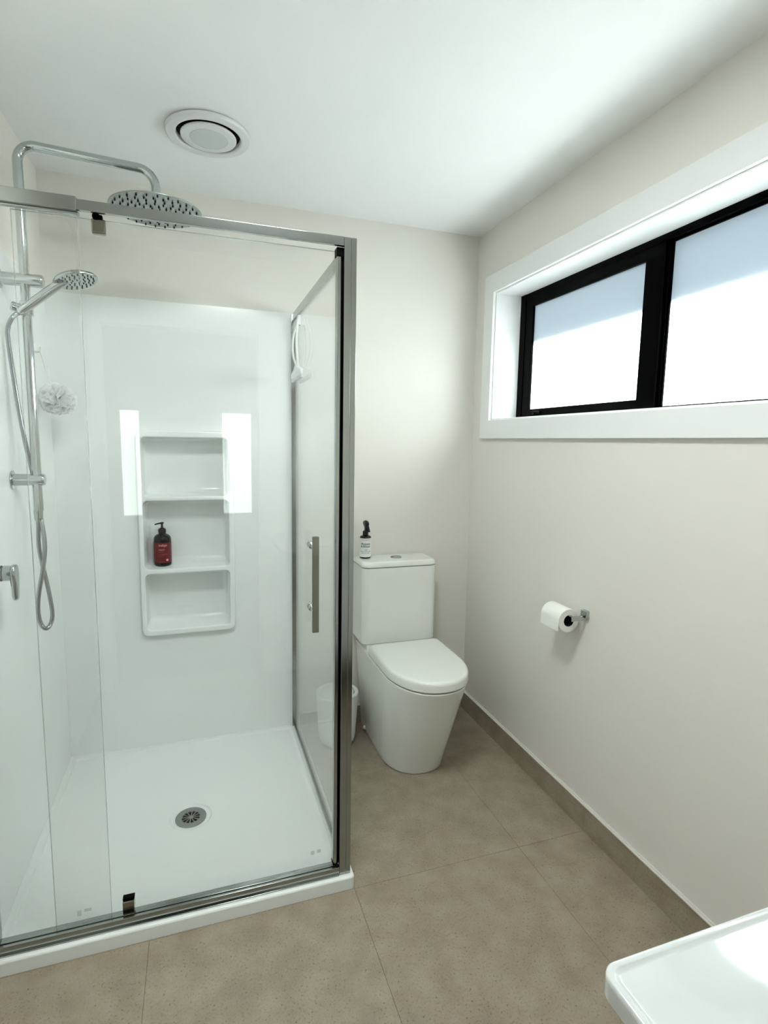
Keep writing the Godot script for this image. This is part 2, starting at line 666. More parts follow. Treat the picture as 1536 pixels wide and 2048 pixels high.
func build_shower() -> void:
	# white acrylic lining sheets on the two walls of the shower
	var st := new_st()
	var x0 := -1.5565
	var x1 := -1.1805
	box(st, Vector3(-W + 0.004, 0.038, 0.0), Vector3(x0, 1.962, 0.004))
	box(st, Vector3(x1, 0.038, 0.0), Vector3(-0.893, 1.962, 0.004))
	box(st, Vector3(x0, 0.038, 0.0), Vector3(x1, 0.560, 0.004))
	box(st, Vector3(x0, 1.431, 0.0), Vector3(x1, 1.962, 0.004))
	tag(obj("wall_lining", st, M.acrylic), "glossy white lining sheet of the shower on the back wall, around the moulded shelves", "wall panel", "")
	st = new_st()
	box(st, Vector3(-W, 0.038, 0.0), Vector3(-W + 0.004, 1.962, 0.990))
	tag(obj("wall_lining", st, M.acrylic), "glossy white lining sheet of the shower on the left wall, behind the chrome shower rail", "wall panel", "")

	# tray
	var tray := thing("shower_tray", Vector3(-1.375, 0, 0.498), "low white shower tray on the floor with a round drain", "shower tray")
	st = new_st()
	var cx := -1.376
	var cz := 0.4985
	var hx := 0.4945
	var hz := 0.4975
	var rc := [0.012, 0.003, 0.003, 0.003]
	var rings: Array = []
	var drain := Vector2(-1.376, 0.540)
	var prof := [[0.0, 0.0], [0.0, 0.0355], [0.0, 0.0365], [0.0012, 0.040], [0.004, 0.042], [0.007, 0.0425], [0.0079, 0.0425], [0.086, 0.0425], [0.089, 0.0423], [0.094, 0.0400], [0.100, 0.0365], [0.108, 0.0345], [0.109, 0.0344]]
	for p in prof:
		# the wide flat margin is only under the glass; along the walls the tray falls straight away from the lining
		var inn: float = p[0]
		var o := rrect(cx, cz, hx - minf(inn, 0.008), hz - minf(inn, 0.008), rc, 4)
		if inn > 0.01:
			var f: float = (inn - 0.008) / 0.1
			var ax := -W + 0.010 + 0.022 * f
			var bx := -0.8895 - 0.045 * minf(f, 0.78) - 0.06 * maxf(f - 0.78, 0)
			var az := 0.010 + 0.022 * f
			var bz := 0.988 - 0.066 * minf(f, 0.78) - 0.06 * maxf(f - 0.78, 0)
			o = rrect((ax + bx) / 2, (az + bz) / 2, (bx - ax) / 2, (bz - az) / 2, [0.012, 0.012, 0.012, 0.012], 4)
		var ring := xz(divided(o), p[1])
		rings.append(ring)
	# floor of the tray falls gently to the drain recess
	var last: PackedVector3Array = rings[-1]
	for s in [[0.0745, 0.0341, 1.0], [0.074, 0.0340, 1.0], [0.0728, 0.0330, 1.0], [0.070, 0.0298, 1.0], [0.066, 0.0285, 1.0], [0.054, 0.0285, 1.0]]:
		var ring := PackedVector3Array()
		for p in last:
			var d := Vector2(p.x - drain.x, p.z - drain.y).normalized()
			ring.append(Vector3(drain.x + d.x * s[0], s[1], drain.y + d.y * s[0]))
		rings.append(ring)
	# extra rings so that the slope stays even
	loft(st, rings, true, true)
	obj("tray_body", st, M.tray_white, tray)
	var gr := Node3D.new()
	gr.name = "drain"
	gr.position = Vector3(drain.x, 0.0285, drain.y) - tray.position
	tray.add_child(gr)
	st = new_st()
	# dished flange and spokes between twelve slots
	var c := Vector3(drain.x, 0.006, drain.y)
	lathe(st, bevel([Vector2(0.054, 0.0215), Vector2(0.054, 0.0275), Vector2(0.050, 0.0285), Vector2(0.032, 0.0265), Vector2(0.0312, 0.0225)], 0.0008), c, Vector3.UP, 48, false)
	lathe(st, bevel([Vector2(0.0001, 0.0265), Vector2(0.008, 0.0265), Vector2(0.008, 0.0228)], 0.0008), c, Vector3.UP, 24, false)
	for i in 12:
		var a := TAU * i / 12 + 0.12
		var d := Vector3(cos(a), 0, sin(a))
		var w := Vector3(-sin(a), 0, cos(a))
		var r0: Array = []
		for q in [[0.006, 0.0014], [0.027, 0.0016], [0.0325, 0.0034]]:
			r0.append(PackedVector3Array([c + d * q[0] - w * q[1] + Vector3.UP * 0.0235, c + d * q[0] + w * q[1] + Vector3.UP * 0.0235, c + d * q[0] + w * q[1] + Vector3.UP * 0.0264, c + d * q[0] - w * q[1] + Vector3.UP * 0.0264]))
		loft(st, r0, true, true, false)
	obj("grate", st, M.steel, gr)
	st = new_st()
	lathe(st, [Vector2(0.0001, 0.0232), Vector2(0.0318, 0.0232)], c, Vector3.UP, 32, false)
	lathe(st, [Vector2(0.0318, 0.0226), Vector2(0.0001, 0.0226)], c, Vector3.UP, 32, false)
	obj("waste_hole_shade", st, M.black, gr)  # black disc standing in for the darkness down the waste

	# enclosure
	var en := thing("shower_enclosure", Vector3(-0.91, 0.0425, 0.98), "square framed glass shower enclosure with a sliding door on the white tray", "shower screen")
	st = new_st()   # corner post with a shallow groove in its front
	rbox(st, Vector3(-0.928, 0.0425, 0.945), Vector3(-0.9085, 1.9595, 0.981), 0.0012)
	rbox(st, Vector3(-0.909, 0.0425, 0.945), Vector3(-0.907, 1.9585, 0.9795), 0.0005)
	rbox(st, Vector3(-0.9075, 0.0425, 0.945), Vector3(-0.893, 1.9595, 0.981), 0.0012)
	obj("corner_post", st, M.aluminium, en)
	st = new_st()   # strike channel beside the post: two fins with a dark gap
	rbox(st, Vector3(-0.9325, 0.068, 0.935), Vector3(-0.9275, 1.915, 0.956), 0.0006)
	obj("door_seal", st, M.black, en)
	st = new_st()
	rbox(st, Vector3(-0.9450, 0.072, 0.944), Vector3(-0.9322, 1.913, 0.966), 0.003, 3)
	obj("strike_channel", st, M.aluminium, en)
	st = new_st()
	rbox(st, Vector3(-0.946, 1.912, 0.940), Vector3(-0.928, 1.935, 0.968), 0.001)
	obj("end_block", st, M.black, en)
	st = new_st()
	rbox(st, Vector3(-0.946, 0.069, 0.944), Vector3(-0.930, 0.080, 0.966), 0.001)
	obj("end_block", st, M.black, en)
	st = new_st()   # top rail: slimmer over the door, a sleeve with a lower lip over the fixed pane
	rbox(st, Vector3(-1.60, 1.9365, 0.966), Vector3(-0.928, 1.9605, 0.979), 0.001)
	rbox(st, Vector3(-W + 0.004, 1.934, 0.958), Vector3(-1.5785, 1.965, 0.981), 0.001)
	rbox(st, Vector3(-W + 0.004, 1.929, 0.955), Vector3(-1.5745, 1.9345, 0.970), 0.002)
	obj("top_rail", st, M.aluminium, en)
	st = new_st()   # bottom rail with stepped top
	rbox(st, Vector3(-W + 0.004, 0.0425, 0.930), Vector3(-0.928, 0.055, 0.950), 0.001)
	rbox(st, Vector3(-W + 0.004, 0.0425, 0.948), Vector3(-0.928, 0.0475, 0.976), 0.001)
	rbox(st, Vector3(-W + 0.004, 0.0425, 0.970), Vector3(-0.928, 0.068, 0.978), 0.0012)
	rbox(st, Vector3(-W + 0.004, 0.0425, 0.976), Vector3(-0.929, 0.0465, 0.984), 0.0012)
	obj("bottom_rail", st, M.aluminium, en)
	st = new_st()
	rbox(st, Vector3(-W + 0.004, 0.068, 0.948), Vector3(-W + 0.024, 1.934, 0.978), 0.001)
	obj("wall_channel", st, M.aluminium, en)
	st = new_st()
	rbox(st, Vector3(-0.918, 0.0425, 0.004), Vector3(-0.893, 1.957, 0.022), 0.001)
	obj("wall_channel", st, M.aluminium, en)
	st = new_st()
	rbox(st, Vector3(-0.914, 1.926, 0.004), Vector3(-0.897, 1.956, 0.946), 0.001)
	obj("return_rail", st, M.aluminium, en)
	st = new_st()
	rbox(st, Vector3(-0.913, 0.0425, 0.020), Vector3(-0.898, 0.056, 0.946), 0.001)
	obj("return_sill", st, M.aluminium, en)
	pane("return_pane", Vector3(-0.9085, 0.050, 0.014), Vector3(-0.9025, 1.93, 0.946), en)
	pane("fixed_pane", Vector3(-W + 0.01, 0.050, 0.960), Vector3(-1.580, 1.938, 0.966), en)
	# sliding door
	var door := Node3D.new()
	door.name = "sliding_door"
	door.position = Vector3(-1.33, 0.0, -0.04)
	en.add_child(door)
	pane("door_pane", Vector3(-1.722, 0.058, 0.937), Vector3(-0.942, 1.931, 0.943), door)
	st = new_st()   # hanger clip below the rail
	rbox(st, Vector3(-1.5525, 1.897, 0.934), Vector3(-1.5215, 1.931, 0.952), 0.003)
	obj("hanger", st, M.nickel, door)
	st = new_st()
	rbox(st, Vector3(-1.548, 1.929, 0.940), Vector3(-1.527, 1.940, 0.954), 0.002)
	lathe(st, [Vector2(0.009, 0.0), Vector2(0.009, 0.012)], Vector3(-1.541, 1.936, 0.94), Vector3(0, 0, 1), 20)
	obj("roller", st, M.black, door)
	st = new_st()
	rbox(st, Vector3(-1.553, 0.062, 0.930), Vector3(-1.523, 0.100, 0.958), 0.002)
	rbox(st, Vector3(-1.551, 0.046, 0.944), Vector3(-1.525, 0.064, 0.962), 0.002)
	obj("door_guide", st, M.nickel, door)
	st = new_st()
	rbox(st, Vector3(-1.5535, 0.100, 0.932), Vector3(-1.5225, 0.1045, 0.950), 0.001)
	obj("guide_pad", st, M.black, door)
	for q in [[-1.006, 0.111, 0.012, 0.013], [-0.986, 0.113, 0.012, 0.011]]:
		st = new_st()
		box(st, Vector3(q[0] - q[2] / 2, q[1] - q[3] / 2, 0.9431), Vector3(q[0] + q[2] / 2, q[1] + q[3] / 2, 0.9434))
		obj("etched_mark", st, M.etched, door)
	for q in [[-1.659, 0.107, 0.010, 0.017], [-1.638, 0.112, 0.018, 0.009]]:
		st = new_st()
		box(st, Vector3(q[0] - q[2] / 2, q[1] - q[3] / 2, 0.9661), Vector3(q[0] + q[2] / 2, q[1] + q[3] / 2, 0.9664))
		obj("etched_mark", st, M.etched, en)
	# bar handle on two posts
	st = new_st()
	rbox(st, Vector3(-1.019, 0.854, 0.988), Vector3(-1.000, 1.136, 1.000), 0.0015)
	obj("handle", st, M.nickel, door)
	st = new_st()
	for y in [0.915, 1.103]:
		lathe(st, bevel([Vector2(0.0001, 0), Vector2(0.0105, 0), Vector2(0.0105, 0.010), Vector2(0.006, 0.012), Vector2(0.006, 0.046), Vector2(0.0001, 0.046)]), Vector3(-1.012, y, 0.943), Vector3(0, 0, 1), 24, false)
		lathe(st, bevel([Vector2(0.0001, 0), Vector2(0.0105, 0), Vector2(0.0105, 0.012), Vector2(0.0001, 0.012)]), Vector3(-1.012, y, 0.925), Vector3(0, 0, 1), 24, false)
	obj("handle_post", st, M.chrome, door)


# a sheet of clear glass whose cut edges are a little green
func pane(called: String, lo: Vector3, hi: Vector3, parent: Node3D) -> void:
	var st := new_st()
	box(st, lo, hi)
	var o := obj(called, st, M.clear_glass, parent)
	st = new_st()
	var thin := 0 if hi.x - lo.x < 0.01 else 2
	var wide := 2 - thin
	for e in 2:
		var a := lo
		var b := hi
		a[wide] = (hi[wide] - 0.0004) if e else lo[wide] - 0.0004
		b[wide] = (hi[wide] + 0.0004) if e else lo[wide] + 0.0004
		box(st, a, b)
	var a2 := lo
	a2.y = hi.y - 0.0004
	box(st, a2, hi + Vector3(0, 0.0004, 0))
	obj("cut_edge", st, M.glass_edge, o if parent.get_parent() == self else parent)


func build_niche() -> void:
	var un := thing("shower_shelf", Vector3(-1.3685, 0.995, 0.0), "white moulded three-compartment shelf unit in the back wall of the shower", "shelf")
	var st := new_st()
	var ox0 := -1.563
	var ox1 := -1.174
	var zf := 0.030
	var cells := [[1.1515, 1.438, 1.159, 1.412, true, false], [0.8385, 1.1515, 0.848, 1.144, false, false], [0.554, 0.8385, 0.578, 0.829, false, true]]
	var cxx := (ox0 + ox1) / 2
	var hx := (ox1 - ox0) / 2
	var ins := 0.006
	var k := 7
	for c in cells:
		var r_t: float = 0.024 if c[4] else 0.0001
		var r_b: float = 0.024 if c[5] else 0.0001
		var top: float = c[1] - (ins if c[4] else 0.0)
		var bot: float = c[0] + (ins if c[5] else 0.0)
		var outer := rrect(cxx, (top + bot) / 2, hx - ins, (top - bot) / 2, [r_t, r_t, r_b, r_b], k)
		var hcx := -1.3705
		var hhx := 0.1755
		var hy: float = (c[2] + c[3]) / 2.0
		var hhy: float = (c[3] - c[2]) / 2.0
		var rings: Array = [xy(outer, zf)]
		# lip of the opening, drafted walls, big fillet to the back
		for q in [[-0.004, 0.0], [-0.0015, -0.0006], [0.0, -0.002], [0.001, -0.005], [0.004, -0.045], [0.0075, -0.082], [0.010, -0.095], [0.016, -0.105], [0.024, -0.110], [0.034, -0.112]]:
			var i: float = q[0]
			var r := 0.020
			rings.append(xy(rrect(hcx, hy, hhx - i, hhy - i, [r, r, r, r], k), zf + q[1]))
		loft(st, rings, false, true)
	# outer edge, rounded back to the wall
	var orings: Array = []
	for q in [[0.006, 0.030], [0.003, 0.0292], [0.001, 0.0275], [0.0, 0.0245], [0.0, 0.0]]:
		orings.append(xy(rrect(cxx, (0.554 + 1.438) / 2, hx - q[0], (1.438 - 0.554) / 2 - q[0], [0.028, 0.028, 0.028, 0.028], k), q[1]))
	loft(st, orings, false, false)
	obj("shelf_moulding", st, M.acrylic, un)


func build_toilet() -> void:
	var cx := -0.434
	var t := thing("toilet", Vector3(cx, 0, 0.25), "white back-to-wall toilet with closed lid and box cistern in the corner", "toilet")
	var st := new_st()
	var rings: Array = []
	# pan: from the foot up to the rim
	for q in [[0.0, -0.004, 0.0], [0.004, 0.0, 0.0], [0.02, 0.0, 0.02], [0.10, 0.0, 0.20], [0.2, 0.0, 0.43], [0.3, 0.0, 0.665], [0.38, 0.0, 0.85], [0.42, 0.0, 0.955], [0.438, 0.0, 0.995], [0.4415, -0.0012, 1.0], [0.443, -0.004, 1.0]]:
		var f: float = q[2]
		var g: float = q[1]
		rings.append(xz(dshape(cx, lerpf(0.141, 0.1735, f) + g, 0.0125, lerpf(0.33, 0.44, f), lerpf(0.502, 0.689, f) + g, 0.012, 2.15), q[0]))
	loft(st, rings)
	# raised deck that carries the cistern
	rings = []
	for q in [[0.40, 0.0], [0.458, 0.0], [0.464, 0.001], [0.4675, 0.004], [0.4685, 0.009]]:
		rings.append(xz(rrect(cx, 0.104, 0.164 - q[1], 0.0915 - q[1], [0.03, 0.03, 0.012, 0.012], 6), q[0]))
	loft(st, rings)
	obj("pan", st, M.ceramic, t)
	st = new_st()
	rings = []
	for q in [[0.444, 0.011], [0.4515, 0.011]]:
		rings.append(xz(dshape(cx, 0.171 - q[1], 0.222, 0.46, 0.680 - q[1], 0.02, 2.15), q[0]))
	loft(st, rings)
	obj("seat", st, M.ceramic, t)
	st = new_st()
	rings = []
	for q in [[0.4485, 0.004], [0.4500, 0.001], [0.453, 0.0], [0.475, 0.001], [0.482, 0.0025], [0.487, 0.006], [0.4895, 0.011], [0.4905, 0.018], [0.491, 0.03], [0.4915, 0.07]]:
		var i: float = q[1]
		rings.append(xz(dshape(cx, 0.1742 - i, 0.214 + i, 0.455, 0.690 - i, 0.022, 2.15), q[0]))
	loft(st, rings)
	obj("lid", st, M.ceramic, t)
	# cistern
	st = new_st()
	rings = []
	for q in [[0.4685, 0.004], [0.4705, 0.001], [0.475, 0.0], [0.8265, 0.0], [0.8285, 0.001], [0.8295, 0.003]]:
		rings.append(xz(rrect(cx, 0.0875, 0.184 - q[1], 0.0855 - q[1], [0.032, 0.032, 0.004, 0.004], 8), q[0]))
	loft(st, rings)
	obj("cistern", st, M.ceramic, t)
	st = new_st()
	rings = []
	for q in [[0.833, 0.003], [0.8343, 0.001], [0.8365, 0.0], [0.845, 0.0005], [0.851, 0.003], [0.8555, 0.007], [0.8575, 0.010], [0.8585, 0.014], [0.859, 0.022]]:
		var i: float = q[1]
		rings.append(xz(rrect(cx, 0.0882, 0.1860 - i, 0.0862 - i * 0.7, [0.036, 0.036, 0.006, 0.006], 8), q[0]))
	loft(st, rings)
	obj("cistern_lid", st, M.ceramic, t)
	st = new_st()
	lathe(st, bevel([Vector2(0.0001, 0.0075), Vector2(0.0225, 0.0065), Vector2(0.0235, 0.0035), Vector2(0.027, 0.003), Vector2(0.027, 0.0)], 0.0008), Vector3(cx + 0.005, 0.8585, 0.085), Vector3.UP, 36, false)
	obj("flush_button", st, M.steel, t)
	st = new_st()
	lathe(st, [Vector2(0.010, 0.0), Vector2(0.010, 0.004), Vector2(0.008, 0.008), Vector2(0.004, 0.0105), Vector2(0.0001, 0.011)], Vector3(-0.579, 0.026, 0.105), Vector3(-1, 0, 0), 20, false)
	obj("bolt_cap", st, M.white_plastic, t)


func build_vanity() -> void:
	var v := thing("vanity", Vector3(-0.47, 0, 2.36), "white vanity cabinet under the basin top in the near right corner", "vanity")
	var st := new_st()
	rbox(st, Vector3(-0.908, 0.30, 2.137), Vector3(-0.02, 0.834, ZF - 0.004), 0.002)
	obj("cabinet", st, M.trim_paint, v)
	for d in [[0.304, 0.565], [0.571, 0.832]]:
		st = new_st()
		rbox(st, Vector3(-0.906, d[0], 2.122), Vector3(-0.022, d[1], 2.138), 0.002)
		obj("drawer", st, M.trim_paint, v)
	# moulded basin top: a sheet of height values with thickness
	st = new_st()
	var x0 := -0.9350
	var x1 := -0.006
	var z0 := 2.0985
	var z1 := ZF - 0.004
	var cxx := (x0 + x1) / 2
	var czz := (z0 + z1) / 2
	var hx := (x1 - x0) / 2
	var hz := (z1 - z0) / 2
	var rings: Array = []
	for q in [[0.004, 0.834], [0.001, 0.8348], [0.0, 0.837], [0.0, 0.855], [0.0, 0.856], [0.0006, 0.8588], [0.0022, 0.8598], [0.004, 0.860], [0.007, 0.860], [0.0085, 0.8596], [0.011, 0.8582], [0.014, 0.8575], [0.03, 0.857], [0.055, 0.8562], [0.085, 0.8545], [0.11, 0.850], [0.13, 0.840], [0.145, 0.82], [0.16, 0.795], [0.18, 0.775], [0.21, 0.765], [0.24, 0.762]]:
		var i: float = q[0]
		var r := maxf(0.015, 0.020 - i) + maxf(0.0, i - 0.05) * 0.5
		rings.append(xz(rrect(cxx, czz, hx - i, hz - i, [r, r, r, r], 6), q[1]))
	loft(st, rings)
	tag(obj("basin_top", st, M.basin_white, v), "glossy white basin top with rounded corner")


func build_shower_column() -> void:
	var px := -1.800
	var pz := 0.535
	var t := thing("shower_column", Vector3(px, 1.16, pz), "chrome shower rail with overhead arm and round rain head on the left wall", "shower rail")
	var st := new_st()
	tube(st, rounded_path([Vector3(px, 1.172, pz), Vector3(px, 2.252, pz), Vector3(-1.425, 2.233, pz + 0.005), Vector3(-1.425, 2.135, pz + 0.005)], 0.05), 0.0134, 24)
	obj("riser_pipe", st, M.chrome, t)
	# rain head
	var head := Node3D.new()
	head.name = "rain_head"
	head.position = Vector3(-1.426, 2.115, 0.540) - t.position
	t.add_child(head)
	var hc := Vector3(-1.426, 2.115, 0.540)
	st = new_st()
	lathe(st, bevel([Vector2(0.0001, 0.0), Vector2(0.1375, 0.0), Vector2(0.138, 0.003), Vector2(0.1355, 0.005), Vector2(0.03, 0.009), Vector2(0.018, 0.011), Vector2(0.017, 0.022), Vector2(0.0001, 0.022)], 0.001), hc, Vector3.UP, 64, false)
	obj("head_plate", st, M.steel, head)
	st = new_st()
	for ring in 6:
		var n: int = [6, 11, 16, 20, 24, 26][ring]
		var rr: float = 0.022 + 0.0205 * ring
		for i in n:
			var a := TAU * i / n + ring * 0.2
			lathe(st, [Vector2(0.0027, 0.0), Vector2(0.0019, 0.006), Vector2(0.0001, 0.0062)], hc + Vector3(cos(a) * rr, 0.0002, sin(a) * rr), Vector3.DOWN, 6, false)
	tag(obj("nozzle", st, M.cardboard, head), "", "", "", "stuff")
	# wall brackets
	for y in [1.869, 1.270]:
		var ext := -1.750 if y > 1.5 else -1.778
		st = new_st()
		lathe(st, bevel([Vector2(0.0001, 0), Vector2(0.029, 0), Vector2(0.029, 0.004), Vector2(0.0185, 0.0045), Vector2(0.0185, 0.006)], 0.0012), Vector3(-W + 0.004, y, pz), Vector3.RIGHT, 32, false)
		lathe(st, bevel([Vector2(0.0185, 0), Vector2(0.0185, ext + W - 0.010), Vector2(0.0165, ext + W - 0.006), Vector2(0.0001, ext + W - 0.006)], 0.0015), Vector3(-W + 0.006, y, pz), Vector3.RIGHT, 28, false)
		if y > 1.5:
			lathe(st, bevel([Vector2(0.0192, 0), Vector2(0.0192, 0.018), Vector2(0.0175, 0.0205), Vector2(0.0001, 0.0205)], 0.0012), Vector3(ext - 0.0215, y, pz), Vector3.RIGHT, 28, false)
		obj("wall_bracket", st, M.chrome, t)
	# slider that holds the hand shower
	st = new_st()
	lathe(st, bevel([Vector2(0.0134, 0), Vector2(0.0185, 0), Vector2(0.0185, 0.040), Vector2(0.0134, 0.040)], 0.0015), Vector3(px, 1.766, pz), Vector3.UP, 28, false)
	lathe(st, bevel([Vector2(0.0001, 0), Vector2(0.014, 0), Vector2(0.014, 0.022), Vector2(0.011, 0.026), Vector2(0.0001, 0.026)], 0.0015), Vector3(px - 0.014, 1.784, pz + 0.004), Vector3(-1, 0.25, 0.3), 24, false)
	obj("slider", st, M.chrome, t)
	st = new_st()
	lathe(st, bevel([Vector2(0.0001, 0), Vector2(0.0105, 0), Vector2(0.0125, 0.008), Vector2(0.0134, 0.024), Vector2(0.0134, 0.034), Vector2(0.0001, 0.034)], 0.0012), Vector3(px - 0.002, 1.140, pz), Vector3.UP, 24, false)
	obj("hose_union", st, M.chrome, t)

	# hand shower in the slider, with its hose
	var h := thing("hand_shower", Vector3(-1.79, 1.79, 0.55), "chrome hand shower tilted up in its slider, with a looped metal hose", "hand shower")
	st = new_st()
	var hs := Vector3(-1.806, 1.777, 0.556)
	var he := Vector3(-1.712, 1.856, 0.556)
	var hcen := Vector3(-1.660, 1.876, 0.556)
	var nrm := Vector3(0.22, -0.955, 0.20).normalized()      # the way the face looks
	var d := (he - hs).normalized()
	var lng := (d - nrm * d.dot(nrm)).normalized()
	var crs := nrm.cross(lng)
	var rings: Array = []
	var gp := smooth_path([hs - d * 0.012, hs, hs.lerp(he, 0.5), he, he + (d + lng).normalized() * 0.022, hcen - nrm * 0.012 - lng * 0.02], 6)
	for i in gp.size():
		var f := float(i) / (gp.size() - 1)
		var dd := (gp[mini(i + 1, gp.size() - 1)] - gp[maxi(i - 1, 0)]).normalized()
		var side := crs
		var up2 := dd.cross(side).normalized()
		var r1 := lerpf(0.0095, 0.0135, smoothstep(0.0, 0.35, f)) * (1.0 - 0.25 * smoothstep(0.6, 0.8, f))
		var wide := 1.0 + 0.9 * smoothstep(0.75, 1.0, f)
		var ring := PackedVector3Array()
		for j in 24:
			var a := TAU * j / 24
			ring.append(gp[i] + (side * cos(a) * wide + up2 * sin(a)) * r1)
		rings.append(ring)
	loft(st, rings)
	obj("grip", st, M.chrome, h)
	# oval head: the face looks down and a little towards the room
	rings = []
	for q in [[0.15, -0.020], [0.50, -0.0185], [0.8, -0.014], [0.95, -0.008], [1.0, -0.003], [1.0, 0.001], [0.97, 0.003], [0.92, 0.0036], [0.88, 0.0025], [0.3, 0.0035]]:
		var ring := PackedVector3Array()
		for i in 40:
			var a := TAU * i / 40
			ring.append(hcen + nrm * q[1] + (lng * cos(a) * 0.063 + crs * sin(a) * 0.052) * q[0])
		rings.append(ring)
	st = new_st()
	loft(st, rings)
	obj("spray_head", st, M.chrome, h)
	st = new_st()
	for ring in 4:
		var n: int = [6, 11, 16, 21][ring]
		var rr: float = [0.2, 0.4, 0.6, 0.8][ring]
		for i in n:
			var a := TAU * i / n + ring * 0.3
			lathe(st, [Vector2(0.0022, 0.0), Vector2(0.0018, 0.003), Vector2(0.0001, 0.0031)], hcen + nrm * 0.0028 + (lng * cos(a) * 0.063 + crs * sin(a) * 0.052) * rr, nrm, 6, false)
	tag(obj("nozzle", st, M.black, h), "", "", "", "stuff")
	st = new_st()
	var hp := smooth_path([Vector3(-1.813, 1.770, 0.556), Vector3(-1.833, 1.755, 0.553), Vector3(-1.8475, 1.722, 0.55), Vector3(-1.8485, 1.675, 0.548), Vector3(-1.838, 1.529, 0.545), Vector3(-1.825, 1.393, 0.54), Vector3(-1.814, 1.269, 0.512),
		Vector3(-1.795, 1.14, 0.535), Vector3(-1.788, 1.06, 0.542), Vector3(-1.796, 0.985, 0.548), Vector3(-1.811, 0.91, 0.548), Vector3(-1.817, 0.85, 0.545), Vector3(-1.812, 0.805, 0.543), Vector3(-1.800, 0.7875, 0.54), Vector3(-1.787, 0.80, 0.538), Vector3(-1.780, 0.835, 0.536), Vector3(-1.786, 0.90, 0.533), Vector3(-1.799, 0.985, 0.53), Vector3(-1.807, 1.06, 0.532), Vector3(-1.803, 1.14, 0.535)], 26)
	tube(st, hp, 0.0062, 12, 0.0006)
	obj("hose", st, M.hose_chrome, h)

	# mixer on the left wall
	var mx := thing("shower_mixer", Vector3(-W, 1.045, 0.775), "chrome shower mixer with a lever hanging down, at the left edge", "tap")
	var mc := Vector3(-W + 0.004, 1.028, 0.775)
	st = new_st()
	lathe(st, bevel([Vector2(0.0001, 0), Vector2(0.055, 0), Vector2(0.055, 0.004), Vector2(0.024, 0.007), Vector2(0.022, 0.026)], 0.0015), mc, Vector3.RIGHT, 40, false)
	obj("wall_plate", st, M.chrome, mx)
	st = new_st()
	lathe(st, bevel([Vector2(0.019, 0.024), Vector2(0.019, 0.030), Vector2(0.0215, 0.031), Vector2(0.0215, 0.056), Vector2(0.0001, 0.058)], 0.0012), mc, Vector3.RIGHT, 36, false)
	obj("mixer_body", st, M.chrome, mx)
	st = new_st()
	var lx := mc.x + 0.052
	rings = []
	for q in [[1.051, 0.008, 0.004], [1.049, 0.014, 0.005], [1.039, 0.0215, 0.006], [1.028, 0.023, 0.0065], [1.015, 0.021, 0.0075], [1.002, 0.016, 0.008], [0.982, 0.0125, 0.008], [0.965, 0.0115, 0.0078], [0.957, 0.0105, 0.007], [0.952, 0.007, 0.0055], [0.950, 0.003, 0.003]]:
		var o := rrect(lx + 0.004, mc.z, q[2], q[1], [q[2] * 0.9, q[2] * 0.9, q[2] * 0.9, q[2] * 0.9], 5)
		rings.append(xz(o, q[0]))
	loft(st, rings)
	obj("lever", st, M.chrome, mx)


func build_fan() -> void:
	var c := Vector3(-1.262, H, 0.487)
	var f := thing("ceiling_fan_light", c, "round white extractor fan with a light set in its centre, on the ceiling", "extractor fan")
	var st := new_st()
	lathe(st, bevel([Vector2(0.128, 0.0), Vector2(0.1345, 0.004), Vector2(0.135, 0.010), Vector2(0.131, 0.015), Vector2(0.106, 0.0165), Vector2(0.102, 0.014), Vector2(0.100, 0.0)], 0.0015), c, Vector3.DOWN, 72, false)
	obj("outer_ring", st, M.fan_white, f)
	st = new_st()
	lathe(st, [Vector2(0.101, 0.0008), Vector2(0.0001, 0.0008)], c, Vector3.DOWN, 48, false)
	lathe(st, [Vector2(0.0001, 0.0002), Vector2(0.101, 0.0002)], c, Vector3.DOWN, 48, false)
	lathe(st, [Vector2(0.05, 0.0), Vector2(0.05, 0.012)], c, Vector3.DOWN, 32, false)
	obj("air_gap_shade", st, M.black, f)  # black discs and collar stand in for the shade inside the fan
	st = new_st()
	lathe(st, bevel([Vector2(0.0001, 0.010), Vector2(0.084, 0.010), Vector2(0.0882, 0.012), Vector2(0.0882, 0.016), Vector2(0.086, 0.019), Vector2(0.0605, 0.020), Vector2(0.0600, 0.0185), Vector2(0.0001, 0.0185)], 0.0012), c, Vector3.DOWN, 64, false)
	obj("centre_disc", st, M.fan_white, f)
	st = new_st()
	lathe(st, [Vector2(0.0001, 0.0184), Vector2(0.0595, 0.0184), Vector2(0.0592, 0.0196), Vector2(0.0570, 0.0203), Vector2(0.0001, 0.0212)], c, Vector3.DOWN, 48, false)
	obj("light_lens", st, M.lens, f)


